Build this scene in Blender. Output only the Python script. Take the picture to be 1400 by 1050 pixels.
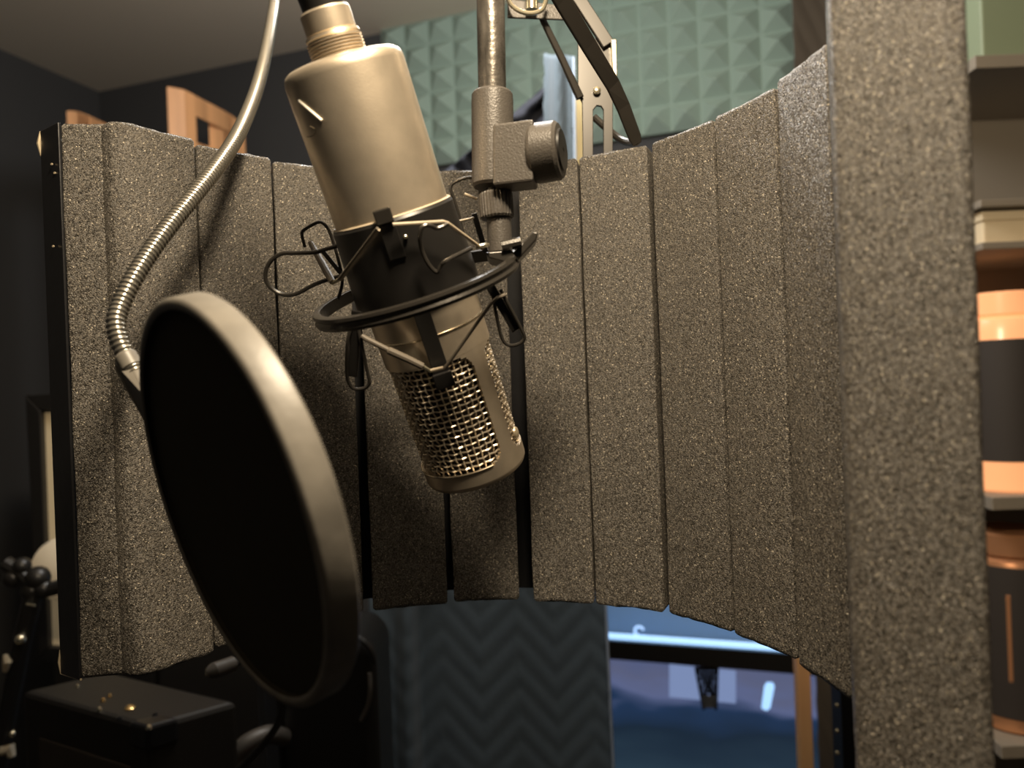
import bpy, math, random
from mathutils import Vector, noise
random.seed(7)
for o in list(bpy.data.objects):
    bpy.data.objects.remove(o)
sc = bpy.context.scene
col = sc.collection

# ------------------------------------------------------------------ camera, world, lights, exposure
EYE = 1.5
F = 1011.0
ROLL = math.radians(2.2)
CR, SR = math.cos(ROLL), math.sin(ROLL)
cam_d = bpy.data.cameras.new('camera')
cam = bpy.data.objects.new('camera', cam_d)
col.objects.link(cam)
cam_d.sensor_fit = 'HORIZONTAL'
cam_d.sensor_width = 36.0
cam_d.lens = F / 1400 * 36
cam_d.clip_start = 0.01
cam_d.dof.use_dof = True
cam_d.dof.focus_distance = 0.43
cam_d.dof.aperture_fstop = 6.8
from mathutils import Matrix
M_ = Matrix(((CR, SR, 0, 0), (0, 0, -1, 0), (-SR, CR, 0, EYE), (0, 0, 0, 1)))
cam.matrix_world = M_
sc.camera = cam

world = bpy.data.worlds.new('room_air')
sc.world = world
world.use_nodes = True
world.node_tree.nodes['Background'].inputs[0].default_value = (0.9, 0.95, 1.0, 1)
world.node_tree.nodes['Background'].inputs[1].default_value = 0.012

def point_light(name, loc, power, color, radius):
    d = bpy.data.lights.new(name, 'POINT'); d.energy = power; d.color = color; d.shadow_soft_size = radius
    o = bpy.data.objects.new(name, d); col.objects.link(o); o.location = loc
    return o
def area_light(name, loc, target, power, color, size):
    d = bpy.data.lights.new(name, 'AREA'); d.energy = power; d.color = color; d.shape = 'DISK'; d.size = size
    o = bpy.data.objects.new(name, d); col.objects.link(o); o.location = loc
    o.rotation_euler = (Vector(target) - Vector(loc)).to_track_quat('-Z', 'Y').to_euler()
    return o
# warm lamp above the singer's position
point_light('warm_lamp', (0.035, 0.115, EYE + 0.40), 19.5, (1.0, 0.815, 0.575), 0.045)
# dim cool ceiling lamp of the room behind
point_light('room_ceiling_lamp', (-0.05, 0.95, 2.22), 18.0, (0.98, 0.97, 0.95), 0.16)
sc.view_settings.view_transform = 'Standard'
sc.view_settings.look = 'None'
sc.view_settings.gamma = 1.0
sc.view_settings.use_curve_mapping = False
sc.view_settings.exposure = 0.18

# ------------------------------------------------------------------ helpers
def U(px, py, Z):
    """the point at depth Z seen at a place of the 1400x1050 frame"""
    dx, dy = px - 700, 525 - py
    return Vector(((dx * CR + dy * SR) / F * Z, Z, EYE + (-dx * SR + dy * CR) / F * Z))
def ray(px, py):
    return U(px, py, 1.0) - Vector((0, 0, EYE))
def at_height(px, py, z):
    d = ray(px, py)
    return Vector((0, 0, EYE)) + d * ((z - EYE) / d.z)
def lerp(a, b, t):
    return a + (b - a) * t

class MB:
    def __init__(self):
        self.v = []; self.f = []
    def add(self, vs, fs):
        n = len(self.v)
        self.v += [Vector(p) for p in vs]
        self.f += [tuple(i + n for i in q) for q in fs]
        return self
    def box(self, c, ax, ay, az):
        c = Vector(c); ax = Vector(ax); ay = Vector(ay); az = Vector(az)
        vs = [c + sx * ax + sy * ay + sz * az for sz in (-1, 1) for sy in (-1, 1) for sx in (-1, 1)]
        return self.add(vs, [(0, 2, 3, 1), (4, 5, 7, 6), (0, 1, 5, 4), (2, 6, 7, 3), (0, 4, 6, 2), (1, 3, 7, 5)])
    def aabox(self, x0, x1, y0, y1, z0, z1):
        return self.box(((x0 + x1) / 2, (y0 + y1) / 2, (z0 + z1) / 2), ((x1 - x0) / 2, 0, 0), (0, (y1 - y0) / 2, 0), (0, 0, (z1 - z0) / 2))
    def prism(self, poly, ext):
        """poly: points, ext: extrusion vector"""
        poly = [Vector(p) for p in poly]; ext = Vector(ext); n = len(poly)
        fs = [tuple(range(n))[::-1], tuple(range(n, 2 * n))] + [(i, (i + 1) % n, n + (i + 1) % n, n + i) for i in range(n)]
        return self.add(poly + [p + ext for p in poly], fs)
    def tube(self, pts, rad, n=8, closed=False, flat=None):
        """rad a number or list; flat=(vector, factor) squashes along a vector"""
        pts = [Vector(p) for p in pts]; m = len(pts)
        rs = rad if isinstance(rad, (list, tuple)) else [rad] * m
        T = []
        for i in range(m):
            if closed: t = pts[(i + 1) % m] - pts[i - 1]
            else: t = pts[min(i + 1, m - 1)] - pts[max(i - 1, 0)]
            T.append(t.normalized())
        up = Vector((0, 0, 1)) if abs(T[0].z) < .9 else Vector((1, 0, 0))
        nrm = T[0].cross(up).normalized()
        vs = []
        for i in range(m):
            nrm = (nrm - T[i] * nrm.dot(T[i])).normalized()
            b = T[i].cross(nrm)
            for k in range(n):
                a = 2 * math.pi * k / n
                vs.append(pts[i] + (nrm * math.cos(a) + b * math.sin(a)) * rs[i])
        fs = []
        for i in range(m if closed else m - 1):
            j = (i + 1) % m
            for k in range(n):
                k2 = (k + 1) % n
                fs.append((i * n + k, i * n + k2, j * n + k2, j * n + k))
        if not closed:
            fs.append(tuple(range(n))[::-1]); fs.append(tuple((m - 1) * n + k for k in range(n)))
        return self.add(vs, fs)
    def lathe(self, o, ax, prof, n=48, cap=True, a0=0.0, a1=None, e1=None):
        """prof: (s, r) along the axis ax from o"""
        o = Vector(o); ax = Vector(ax).normalized()
        if e1 is None:
            e1 = Vector((0, -1, 0)) if abs(ax.y) < .9 else Vector((1, 0, 0))
        e1 = (e1 - ax * e1.dot(ax)).normalized(); e2 = e1.cross(ax).normalized()
        full = a1 is None
        if full: a1 = a0 + 2 * math.pi
        cnt = n if full else n + 1
        vs = []
        for s, r in prof:
            for k in range(cnt):
                a = a0 + (a1 - a0) * k / n
                vs.append(o + ax * s + (e1 * math.cos(a) + e2 * math.sin(a)) * r)
        fs = []
        for i in range(len(prof) - 1):
            for k in range(n):
                k2 = (k + 1) % cnt
                fs.append((i * cnt + k, i * cnt + k2, (i + 1) * cnt + k2, (i + 1) * cnt + k))
        if cap and full:
            if prof[0][1] > 1e-6: fs.append(tuple(range(n))[::-1])
            if prof[-1][1] > 1e-6: fs.append(tuple((len(prof) - 1) * n + k for k in range(n)))
        return self.add(vs, fs)
    def grid(self, fn, nu, nv):
        vs = [fn(i / nu, j / nv) for j in range(nv + 1) for i in range(nu + 1)]
        w = nu + 1
        return self.add(vs, [(j * w + i, j * w + i + 1, (j + 1) * w + i + 1, (j + 1) * w + i) for j in range(nv) for i in range(nu)])
    def build(self, name, mat, parent=None, smooth=False, bevel=0, kind=None, solid=0, angle=35, label=None, origin=None):
        off = Vector(parent['_o']) if parent is not None and '_o' in parent else Vector((0, 0, 0))
        if parent is None:
            if origin is None:
                n = len(self.v)
                origin = Vector((sum(p.x for p in self.v) / n, sum(p.y for p in self.v) / n, min(p.z for p in self.v)))
            off = Vector(origin)
        me = bpy.data.meshes.new(name)
        me.from_pydata([p - off for p in self.v], [], self.f)
        me.validate(); me.update()
        import bmesh
        bm = bmesh.new(); bm.from_mesh(me); bmesh.ops.recalc_face_normals(bm, faces=bm.faces); bm.to_mesh(me); bm.free()
        o = bpy.data.objects.new(name, me); col.objects.link(o)
        if parent is not None:
            o.parent = parent; o['_o'] = list(off)
        else:
            o.location = off; o['_o'] = list(off)
        me.materials.append(mat)
        if solid:
            m = o.modifiers.new('thickness', 'SOLIDIFY'); m.thickness = solid; m.offset = 0
        if bevel:
            m = o.modifiers.new('bevel', 'BEVEL'); m.width = bevel; m.segments = 2; m.limit_method = 'ANGLE'; m.angle_limit = math.radians(40)
        if smooth:
            me.polygons.foreach_set('use_smooth', [True] * len(me.polygons))
            try: me.set_sharp_from_angle(angle=math.radians(angle))
            except Exception: pass
        if kind: o['kind'] = kind
        if label: o['label'] = label
        return o

def thing(name, label, cat, loc, group=None):
    o = bpy.data.objects.new(name, None); col.objects.link(o); o.location = loc; o.empty_display_size = .02
    o['_o'] = list(loc); o['label'] = label; o['category'] = cat
    if group: o['group'] = group
    return o
def tag(o, label, cat, group=None):
    o['label'] = label; o['category'] = cat
    if group: o['group'] = group
    return o
def struct(o):
    o['kind'] = 'structure'; return o

def spline(pts, per=10, closed=False):
    pts = [Vector(p) for p in pts]; m = len(pts); out = []
    for i in range(m if closed else m - 1):
        if closed: p0, p1, p2, p3 = pts[i - 1], pts[i], pts[(i + 1) % m], pts[(i + 2) % m]
        else: p0, p1, p2, p3 = pts[max(i - 1, 0)], pts[i], pts[i + 1], pts[min(i + 2, m - 1)]
        for k in range(per):
            t = k / per
            out.append(0.5 * ((2 * p1) + (p2 - p0) * t + (2 * p0 - 5 * p1 + 4 * p2 - p3) * t * t + (3 * p1 - p0 - 3 * p2 + p3) * t ** 3))
    if not closed: out.append(pts[-1])
    return out

# ------------------------------------------------------------------ materials
def mat(name, color, rough=.6, metal=0.0, spec=.5, bump=None, var=None, emit=None, estr=0, sheen=0):
    m = bpy.data.materials.new(name); m.use_nodes = True
    nt = m.node_tree; b = nt.nodes['Principled BSDF']
    b.inputs['Base Color'].default_value = (*color, 1)
    b.inputs['Roughness'].default_value = rough
    b.inputs['Metallic'].default_value = metal
    b.inputs['Specular IOR Level'].default_value = spec
    if sheen: b.inputs['Sheen Weight'].default_value = sheen
    if emit:
        b.inputs['Emission Color'].default_value = (*emit, 1); b.inputs['Emission Strength'].default_value = estr
    tc = nt.nodes.new('ShaderNodeTexCoord')
    if bump:
        sca, dist = bump
        n = nt.nodes.new('ShaderNodeTexNoise'); n.inputs['Scale'].default_value = sca; n.inputs['Detail'].default_value = 3
        nt.links.new(tc.outputs['Object'], n.inputs['Vector'])
        bp = nt.nodes.new('ShaderNodeBump'); bp.inputs['Distance'].default_value = dist; bp.inputs['Strength'].default_value = 1
        nt.links.new(n.outputs['Fac'], bp.inputs['Height']); nt.links.new(bp.outputs['Normal'], b.inputs['Normal'])
    if var:
        sca, amt = var[0], var[1]
        n = nt.nodes.new('ShaderNodeTexNoise'); n.inputs['Scale'].default_value = sca; n.inputs['Detail'].default_value = 4
        mp = nt.nodes.new('ShaderNodeMapping'); mp.inputs['Scale'].default_value = var[2] if len(var) > 2 else (1, 1, 1)
        nt.links.new(tc.outputs['Object'], mp.inputs['Vector']); nt.links.new(mp.outputs['Vector'], n.inputs['Vector'])
        r = nt.nodes.new('ShaderNodeValToRGB')
        r.color_ramp.elements[0].position = .3; r.color_ramp.elements[1].position = .7
        r.color_ramp.elements[0].color = (*[c * (1 - amt) for c in color], 1)
        r.color_ramp.elements[1].color = (*[min(1, c * (1 + amt)) for c in color], 1)
        nt.links.new(n.outputs['Fac'], r.inputs['Fac']); nt.links.new(r.outputs['Color'], b.inputs['Base Color'])
    return m

def foam_mat(name, color, cell, tilt, rough, depth):
    """open cell foam: every cell wall a small facet with a tilt of its own, a few of them glossy, pores between"""
    m = bpy.data.materials.new(name); m.use_nodes = True
    nt = m.node_tree; b = nt.nodes['Principled BSDF']; L = nt.links.new
    tc = nt.nodes.new('ShaderNodeTexCoord')
    vo = nt.nodes.new('ShaderNodeTexVoronoi'); vo.inputs['Scale'].default_value = cell
    L(tc.outputs['Object'], vo.inputs['Vector'])
    no = nt.nodes.new('ShaderNodeTexNoise'); no.inputs['Scale'].default_value = cell * .5; no.inputs['Detail'].default_value = 4; no.inputs['Roughness'].default_value = .7
    L(tc.outputs['Object'], no.inputs['Vector'])
    hs = nt.nodes.new('ShaderNodeMath'); hs.operation = 'MULTIPLY_ADD'; hs.inputs[1].default_value = -.9
    L(vo.outputs['Distance'], hs.inputs[0]); L(no.outputs['Fac'], hs.inputs[2])
    bp = nt.nodes.new('ShaderNodeBump'); bp.inputs['Distance'].default_value = depth; bp.inputs['Strength'].default_value = 1
    L(hs.outputs[0], bp.inputs['Height'])
    sub = nt.nodes.new('ShaderNodeVectorMath'); sub.operation = 'SUBTRACT'; sub.inputs[1].default_value = (.5, .5, .5)
    L(vo.outputs['Color'], sub.inputs[0])
    scl = nt.nodes.new('ShaderNodeVectorMath'); scl.operation = 'SCALE'; scl.inputs['Scale'].default_value = tilt
    L(sub.outputs[0], scl.inputs[0])
    ad = nt.nodes.new('ShaderNodeVectorMath'); ad.operation = 'ADD'
    L(bp.outputs['Normal'], ad.inputs[0]); L(scl.outputs[0], ad.inputs[1])
    nn = nt.nodes.new('ShaderNodeVectorMath'); nn.operation = 'NORMALIZE'
    L(ad.outputs[0], nn.inputs[0]); L(nn.outputs[0], b.inputs['Normal'])
    r = nt.nodes.new('ShaderNodeValToRGB')
    r.color_ramp.elements[0].position = .30; r.color_ramp.elements[1].position = .72
    r.color_ramp.elements[0].color = (*[c * .38 for c in color], 1); r.color_ramp.elements[1].color = (*[c * 1.75 for c in color], 1)
    se = nt.nodes.new('ShaderNodeSeparateColor'); L(vo.outputs['Color'], se.inputs[0])
    mx = nt.nodes.new('ShaderNodeMath'); mx.operation = 'MULTIPLY_ADD'; mx.inputs[1].default_value = .45
    hf = nt.nodes.new('ShaderNodeMath'); hf.operation = 'MULTIPLY'; hf.inputs[1].default_value = .55
    L(no.outputs['Fac'], hf.inputs[0]); L(se.outputs[1], mx.inputs[0]); L(hf.outputs[0], mx.inputs[2])
    L(mx.outputs[0], r.inputs['Fac'])
    v2 = nt.nodes.new('ShaderNodeTexVoronoi'); v2.inputs['Scale'].default_value = cell * 1.15
    L(tc.outputs['Object'], v2.inputs['Vector'])
    s2 = nt.nodes.new('ShaderNodeSeparateColor'); L(v2.outputs['Color'], s2.inputs[0])
    gl = nt.nodes.new('ShaderNodeMapRange'); gl.inputs['From Min'].default_value = .80; gl.inputs['From Max'].default_value = .86
    gl.inputs['To Min'].default_value = rough; gl.inputs['To Max'].default_value = .24
    gm_ = nt.nodes.new('ShaderNodeMapRange'); gm_.inputs['From Min'].default_value = .978; gm_.inputs['From Max'].default_value = .986
    L(s2.outputs[1], gm_.inputs['Value'])
    mc = nt.nodes.new('ShaderNodeMix'); mc.data_type = 'RGBA'; mc.inputs[7].default_value = (.55, .49, .39, 1)  # glints painted as pale flecks into the base colour
    L(gm_.outputs[0], mc.inputs[0]); L(r.outputs['Color'], mc.inputs[6]); L(mc.outputs[2], b.inputs['Base Color'])
    L(s2.outputs[0], gl.inputs['Value']); L(gl.outputs[0], b.inputs['Roughness'])
    b.inputs['Specular IOR Level'].default_value = .6
    b.inputs['Diffuse Roughness'].default_value = .7
    return m

def wood_mat(name, color, sc_=18):
    return mat(name, color, .5, var=(sc_, .28, (1, 1, .08)))

MT = dict(
    foam=foam_mat('charcoal_open_cell_foam', (.104, .093, .078), 1450, .9, .42, .0006),
    foam_near=foam_mat('charcoal_coarse_foam', (.099, .087, .072), 1650, .85, .46, .0006),
    shell=mat('black_lacquered_steel', (.012, .012, .013), .35, .2, .5, bump=(90, .0002)),
    bare=mat('chip_and_glint_cream', (.62, .52, .36), .35, .5),
    mic=mat('champagne_satin_nickel', (.68, .585, .455), .38, .84, .5, bump=(1400, .00004), var=(70, .10)),
    mic_ring=mat('polished_nickel', (.72, .62, .46), .22, .95),
    wire=mat('bright_grille_wire', (.80, .70, .55), .34, .75),
    capsule=mat('dark_inner_gauze', (.03, .022, .016), .8),
    black=mat('black_satin_plastic', (.012, .011, .010), .38),
    blackm=mat('black_painted_metal', (.040, .036, .031), .27, .35, bump=(900, .00005)),
    greyp=mat('dark_grey_grained_plastic', (.075, .067, .058), .40, .1, .5, bump=(1100, .00025)),
    chrome=mat('scuffed_black_chrome', (.17, .155, .135), .27, .75, bump=(500, .00018), var=(160, .7, (1, 1, .3))),
    cord=mat('elastic_cord', (.42, .35, .25), .55),
    sleeve=mat('grey_rubber_sleeve', (.13, .11, .085), .5),
    bracket=mat('brown_black_bracket_steel', (.035, .031, .026), .36, .3),
    silver=mat('plated_steel', (.75, .68, .50), .25, .9),
    fabric=mat('black_nylon_mesh', (.032, .028, .020), .85, 0, .25),
    hoop=mat('black_rubber_hoop', (.15, .138, .118), .44, 0, .6, bump=(180, .00015), var=(45, .3)),
    neck=mat('chrome_gooseneck', (.58, .55, .48), .24, .92),
    teal=mat('sea_green_acoustic_foam', (.30, .39, .34), .9, 0, .2, bump=(300, .0006)),
    ceiling=mat('brown_grey_ceiling_paint', (.72, .64, .53), .9, bump=(60, .0004)),
    wall=mat('dark_slate_wall_paint', (.058, .058, .060), .9, bump=(60, .0004)),
    wallb=mat('blue_lit_wall_tint', (.32, .58, 1.0), .9, bump=(60, .0004)),
    floor=mat('dark_brown_carpet', (.05, .042, .035), .95, bump=(300, .001)),
    blanket=mat('slate_blue_moving_blanket', (.115, .15, .18), .92, 0, .2, bump=(500, .0006), sheen=.15),
    blanketb=mat('brown_moving_blanket', (.085, .068, .05), .92, 0, .2, bump=(500, .0006), sheen=.1),
    wood=wood_mat('orange_pine', (.72, .37, .17)),
    woodp=wood_mat('pale_pine', (.80, .66, .36)),
    cream=mat('cream_board', (.85, .72, .48), .7),
    creamd=mat('cream_enamel', (.85, .76, .60), .45),
    leather=mat('black_leather', (.011, .010, .009), .32, 0, .5, bump=(160, .0006)),
    vinyl=mat('black_tolex', (.014, .012, .010), .55, 0, .4, bump=(700, .0004)),
    brass=mat('brass', (.85, .58, .25), .25, .9),
    copper=mat('amber_candle_glass', (.85, .42, .22), .25, 0, emit=(1.0, .42, .17), estr=.55),
    copperd=mat('copper_tin', (.75, .36, .18), .3, .6),
    label=mat('dark_paper_band', (.035, .028, .024), .7),
    green=mat('green_plastic', (.24, .29, .19), .5),
    card=mat('cream_cardboard', (.75, .62, .42), .8),
    shelf=mat('grey_brown_shelf', (.26, .225, .18), .6),
)

# ------------------------------------------------------------------ the room
CEIL = EYE + 1.02
A = math.atan(.33)
C0 = Vector((-1.33, 2.45, 0))
UH = Vector((math.cos(A), -math.sin(A), 0)); VH = Vector((-math.sin(A), -math.cos(A), 0))
def W(u, d, z):
    return C0 + UH * u + VH * d + Vector((0, 0, z))
def onwall(px, py, d=0.0):
    """(u, z) on the plane d in front of the back wall"""
    r = ray(px, py); o = C0 + VH * d
    t = (o - Vector((0, 0, EYE))).dot(VH) / r.dot(VH)
    p = Vector((0, 0, EYE)) + r * t
    return (p - C0).dot(UH), p.z
Z1 = Vector((0, 0, 1))
def wallbox(mb, u0, u1, d0, d1, z0, z1):
    return mb.box(W((u0 + u1) / 2, (d0 + d1) / 2, (z0 + z1) / 2), UH * (u1 - u0) / 2, VH * (d1 - d0) / 2, Z1 * (z1 - z0) / 2)
struct(wallbox(MB(), -.1, 4.2, -.1, 0, 0, CEIL).build('wall_back', MT['wall']))
struct(wallbox(MB(), -.1, 0, 0, 4.2, 0, CEIL).build('wall_left', MT['wall']))
struct(wallbox(MB(), 4.1, 4.2, 0, 4.2, 0, CEIL).build('wall_right', MT['wall']))
struct(wallbox(MB(), -.1, 4.2, -.1, 4.2, -.1, 0).build('floor', MT['floor']))
struct(wallbox(MB(), -.1, 4.2, -.1, 4.2, CEIL, CEIL + .1).build('ceiling', MT['ceiling']))

# green pyramid foam on the back wall
u0, _ = onwall(528, 100); u1, _ = onwall(1084, 60)
_, zb = onwall(925, 183)
NC = 15; pw = (u1 - u0) / NC; NR = 6; ph = (CEIL - .002 - zb) / NR
pf = thing('acoustic_foam_panel', 'sea green pyramid acoustic foam covering the upper back wall', 'acoustic foam', W((u0 + u1) / 2, 0, zb))
wallbox(MB(), u0, u1, .001, .022, zb, CEIL - .002).build('foam_sheet', MT['teal'], pf)
py_me = None
for j in range(NR):
    for i in range(NC):
        c = W(u0 + (i + .5) * pw, .022, zb + (j + .5) * ph)
        if py_me is None:
            g = .0015
            b = [W(u0 + (i + .5) * pw + sx * (pw / 2 - g), .022, zb + (j + .5) * ph + sz * (ph / 2 - g)) for sx, sz in ((-1, -1), (1, -1), (1, 1), (-1, 1))]
            ap = c + VH * .036
            t = [lerp(ap, q, .06) for q in b]
            o = MB().add(b + t, [(0, 1, 5, 4), (1, 2, 6, 5), (2, 3, 7, 6), (3, 0, 4, 7), (4, 5, 6, 7), (3, 2, 1, 0)]).build('pyramid', MT['teal'], pf)
            py_me = o.data; base_c = c.copy()
        else:
            o = bpy.data.objects.new('pyramid', py_me); col.objects.link(o); o.parent = pf
            o.location = c - base_c

# ------------------------------------------------------------------ television with light strip, low on the back wall
ut0, zt0 = onwall(828, 873, .10); ut1, zt1 = onwall(1082, 897, .10)
ztop = (zt0 + zt1) / 2
_, zbz = onwall(955, 911, .10)
TVL, TVR, TVB = ut0 - .12, ut1 + .10, ztop - .52
tv = thing('television', 'black flat television showing a basketball net, low on the back wall', 'television', W((TVL + TVR) / 2, .07, TVB))
wallbox(MB(), TVL, TVR, .05, .085, TVB, ztop).build('casing', MT['black'], tv)
bz = ztop - zbz
wallbox(MB(), TVL, TVR, .085, .10, ztop - bz, ztop).build('bezel', MT['black'], tv)
wallbox(MB(), TVL, TVL + .03, .085, .10, TVB, ztop - bz).build('bezel', MT['black'], tv)
wallbox(MB(), TVR - .03, TVR, .085, .10, TVB, ztop - bz).build('bezel', MT['black'], tv)
wallbox(MB(), TVL + .03, TVR - .03, .085, .10, TVB, TVB + .03).build('bezel', MT['black'], tv)
def screen_mat():
    m = bpy.data.materials.new('lit_screen_picture'); m.use_nodes = True
    nt = m.node_tree; b = nt.nodes['Principled BSDF']; L = nt.links.new
    tc = nt.nodes.new('ShaderNodeTexCoord'); se = nt.nodes.new('ShaderNodeSeparateXYZ')
    L(tc.outputs['Object'], se.inputs[0])
    no = nt.nodes.new('ShaderNodeTexNoise'); no.inputs['Scale'].default_value = 9
    mp = nt.nodes.new('ShaderNodeMapping'); mp.inputs['Scale'].default_value = (.5, .5, 1.6)
    L(tc.outputs['Object'], mp.inputs['Vector']); L(mp.outputs['Vector'], no.inputs['Vector'])
    ma = nt.nodes.new('ShaderNodeMath'); ma.operation = 'MULTIPLY_ADD'; ma.inputs[1].default_value = .16
    L(no.outputs['Fac'], ma.inputs[0]); L(se.outputs['Z'], ma.inputs[2])
    H = ztop - bz - TVB
    mr = nt.nodes.new('ShaderNodeMapRange'); mr.inputs['From Min'].default_value = .08; mr.inputs['From Max'].default_value = H + .08
    L(ma.outputs[0], mr.inputs['Value'])
    r = nt.nodes.new('ShaderNodeValToRGB'); e = r.color_ramp.elements
    e[0].position = 0; e[0].color = (.045, .085, .14, 1)
    e[1].position = 1; e[1].color = (.12, .15, .30, 1)
    for p, c in ((.40, (.030, .058, .09, 1)), (.64, (.016, .032, .058, 1)), (.77, (.022, .05, .12, 1)), (.85, (.15, .185, .36, 1)), (.93, (.145, .165, .29, 1))):
        q = e.new(p); q.color = c
    L(mr.outputs[0], r.inputs['Fac']); L(r.outputs['Color'], b.inputs['Emission Color'])
    b.inputs['Emission Strength'].default_value = .6
    b.inputs['Base Color'].default_value = (.005, .006, .008, 1); b.inputs['Roughness'].default_value = .25
    return m
scr = wallbox(MB(), TVL + .03, TVR - .03, .085, .0875, TVB + .03, ztop - bz).build('screen', screen_mat(), tv)
def scr_quad(pxs, d0, d1, name, m):
    pts = [onwall(x, y, d1) for x, y in pxs]
    b = MB().prism([W(u, d0, z) for u, z in pts], VH * (d1 - d0)); return b.build(name, m, scr)
scr_quad([(915, 908), (1006, 917), (1006, 962), (915, 953)], .0875, .0885, 'backboard_picture', mat('backboard_glow', (.02, .02, .03), .4, emit=(.24, .32, .56), estr=.7))
nm = MB()
def net_uv(a, t):
    x = lerp(951, 981, a) ; x = lerp(x, lerp(962, 979, a), t); y = lerp(912, 970, t)
    u, z = onwall(x, y, .0895); return W(u, .0895, z)
for k in range(6):
    for s in (0, 1):
        nm.tube([net_uv(min(1, max(0, (k / 5 + (t / 5 * (1 if s else -1))))), t / 5) for t in range(6)], .0036, 4)
nm.tube([net_uv(t / 6, 0.02) for t in range(7)], .003, 4)
for q in (.72, .82, .92): nm.tube([net_uv(t / 6, q) for t in range(7)], .0055, 4)
nm.build('net_picture', mat('dark_net', (.006, .008, .012), .5), scr)
cap = [onwall(x, y, .0885) for x, y in ((1041, 968), (1048, 972), (1053, 968), (1059, 938), (1056, 933), (1048, 933), (1045, 938))]
MB().prism([W(u, .0875, z) for u, z in cap], VH * .001).build('light_streak_picture', mat('streak_glow', (.3, .4, .5), .4, emit=(.35, .62, 1.0), estr=1.1), scr)
led = thing('light_strip', 'glowing blue white light strip along the top of the television', 'light strip', W((TVL + TVR) / 2, .07, ztop))
MB().tube([W(TVL + .01, .088, ztop + .008), W(TVR - .01, .088, ztop + .008)], .0075, 10).build('glowing_tube', mat('blue_white_led', (.5, .7, 1), .4, emit=(.36, .62, 1.0), estr=1.15), led, smooth=True)
uk, zk = onwall(874, 864, .088)
MB().tube([W(uk + .011 * math.cos(a), .088, zk + .002 + .011 * math.sin(a)) for a in [math.radians(20 + 22 * k) for k in range(12)]], .0035, 8).build('end_hook', mat('white_clip', (.6, .75, .95), .4, emit=(.36, .6, 1), estr=1.0), led, smooth=True)
# wall board behind the television, its blue glow put into the base colour
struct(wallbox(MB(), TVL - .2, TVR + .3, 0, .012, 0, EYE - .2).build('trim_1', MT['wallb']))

# ------------------------------------------------------------------ hanging moving blankets
def tri(x):
    x = x % 1.0
    return abs(2 * x - 1)
def blanket(name, label, m, left, right, z0f, Zf, waves, chev, nu=120, nv=150, rows=26, thick=.008, qd=.32):
    """left/right: functions v->px pair; a quilted sheet with folds"""
    def fn(u, v):
        (lx, ly), (rx, ry) = left(v), right(v)
        px, py = lerp(lx, rx, u), lerp(ly, ry, u)
        Z = Zf(u, v)
        Z += waves(u, v)
        q = (v * rows + chev * tri(u * 3.2)) % 1.0
        stitch = math.exp(-((min(q, 1 - q)) / .13) ** 2)
        Z += qd * (.0022 * stitch - .0014 * math.sin(math.pi * q))
        return U(px, py, Z)
    o = MB().grid(fn, nu, nv).build(name, m, smooth=True, solid=thick, angle=80)
    return o
def poly_at(pts):
    def f(v):
        for (v0, x0, y0), (v1, x1, y1) in zip(pts, pts[1:]):
            if v <= v1:
                t = (v - v0) / (v1 - v0); return (lerp(x0, x1, t), lerp(y0, y1, t))
        return pts[-1][1:]
    return f
b1 = blanket('moving_blanket', 'slate blue quilted moving blanket draped from a post behind the microphone', MT['blanket'],
    poly_at([(0, 746, 74), (.11, 744, 230), (.30, 640, 480), (.44, 503, 760), (1, 520, 1750)]),
    poly_at([(0, 783, 78), (.1, 785, 240), (.4, 822, 730), (1, 868, 1700)]), None, lambda u, v: 1.12 - .03 * u,
    lambda u, v: (0 if v < .2 else min(1, (v - .2) * 5)) * (.010 * math.sin(u * 9 + .6 * v) - .035 * math.exp(-((u - .16) / .035) ** 2) + .012 * math.tanh((u - .13) * 30)) - (.02 * math.exp(-((u - .45) / .2) ** 2) if v < .2 else 0), 1.5, nu=190, nv=210, rows=46)
tag(b1, 'slate blue quilted moving blanket hanging beside the pale post behind the microphone', 'blanket')
MB().tube([U(x + 1.5, y, 1.086) for x, y in [poly_at([(0, 783, 78), (.1, 785, 240), (.4, 822, 730), (1, 868, 1700)])(k / 40) for k in range(41)]], .0022, 6).build('edge_rim_glow', mat('pale_blue_rim_glow', (.45, .55, .70), .7), b1, smooth=True)  # rim glow on the blanket edge, painted as a pale blue strip
def drape(u, v):
    px = lerp(lerp(740, 590, v ** .9), 752, u); py = lerp(lerp(124, 250, v ** .9), lerp(112, 430, v), u)
    return U(px, py, 1.19 + .018 * math.sin(14 * (u * .6 + v * 1.3)) + .008 * math.sin(41 * v + 5 * u))
dc_ = MB().grid(drape, 40, 60).build('shaded_fold', mat('navy_fold_shade', (.035, .038, .05), .9, 0, .2), smooth=True, solid=.004, angle=80)  # shaded part of the blanket, its shade put into a dark sheet
tag(dc_, 'dark sheet standing for the shaded diagonal fold left of the blue blanket', 'cloth')
pp0, pp1 = U(790, 136, 1.16), U(838, 1340, 1.16)
po = MB().box((pp0 + U(790, 136, 1.16) * 0 + Vector((pp0.x, pp0.y, 0))) / 2 if False else Vector((pp0.x, pp0.y, pp0.z / 2)), (.0085, 0, 0), (0, .018, 0), (0, 0, pp0.z / 2)).build('wooden_post', MT['woodp'], bevel=.001)
tag(po, 'pale pine post standing beside the draped slate blue blanket', 'post')
b2 = blanket('moving_blanket', 'x', MT['blanketb'],
    poly_at([(0, 1078, -150), (1, 1150, 1900)]), poly_at([(0, 1420, -260), (1, 1490, 1950)]), None, lambda u, v: 1.66 - .18 * u,
    lambda u, v: .015 * math.sin(u * 11 + v), 2.6, nu=120, nv=220, rows=40, qd=1.6)
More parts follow.
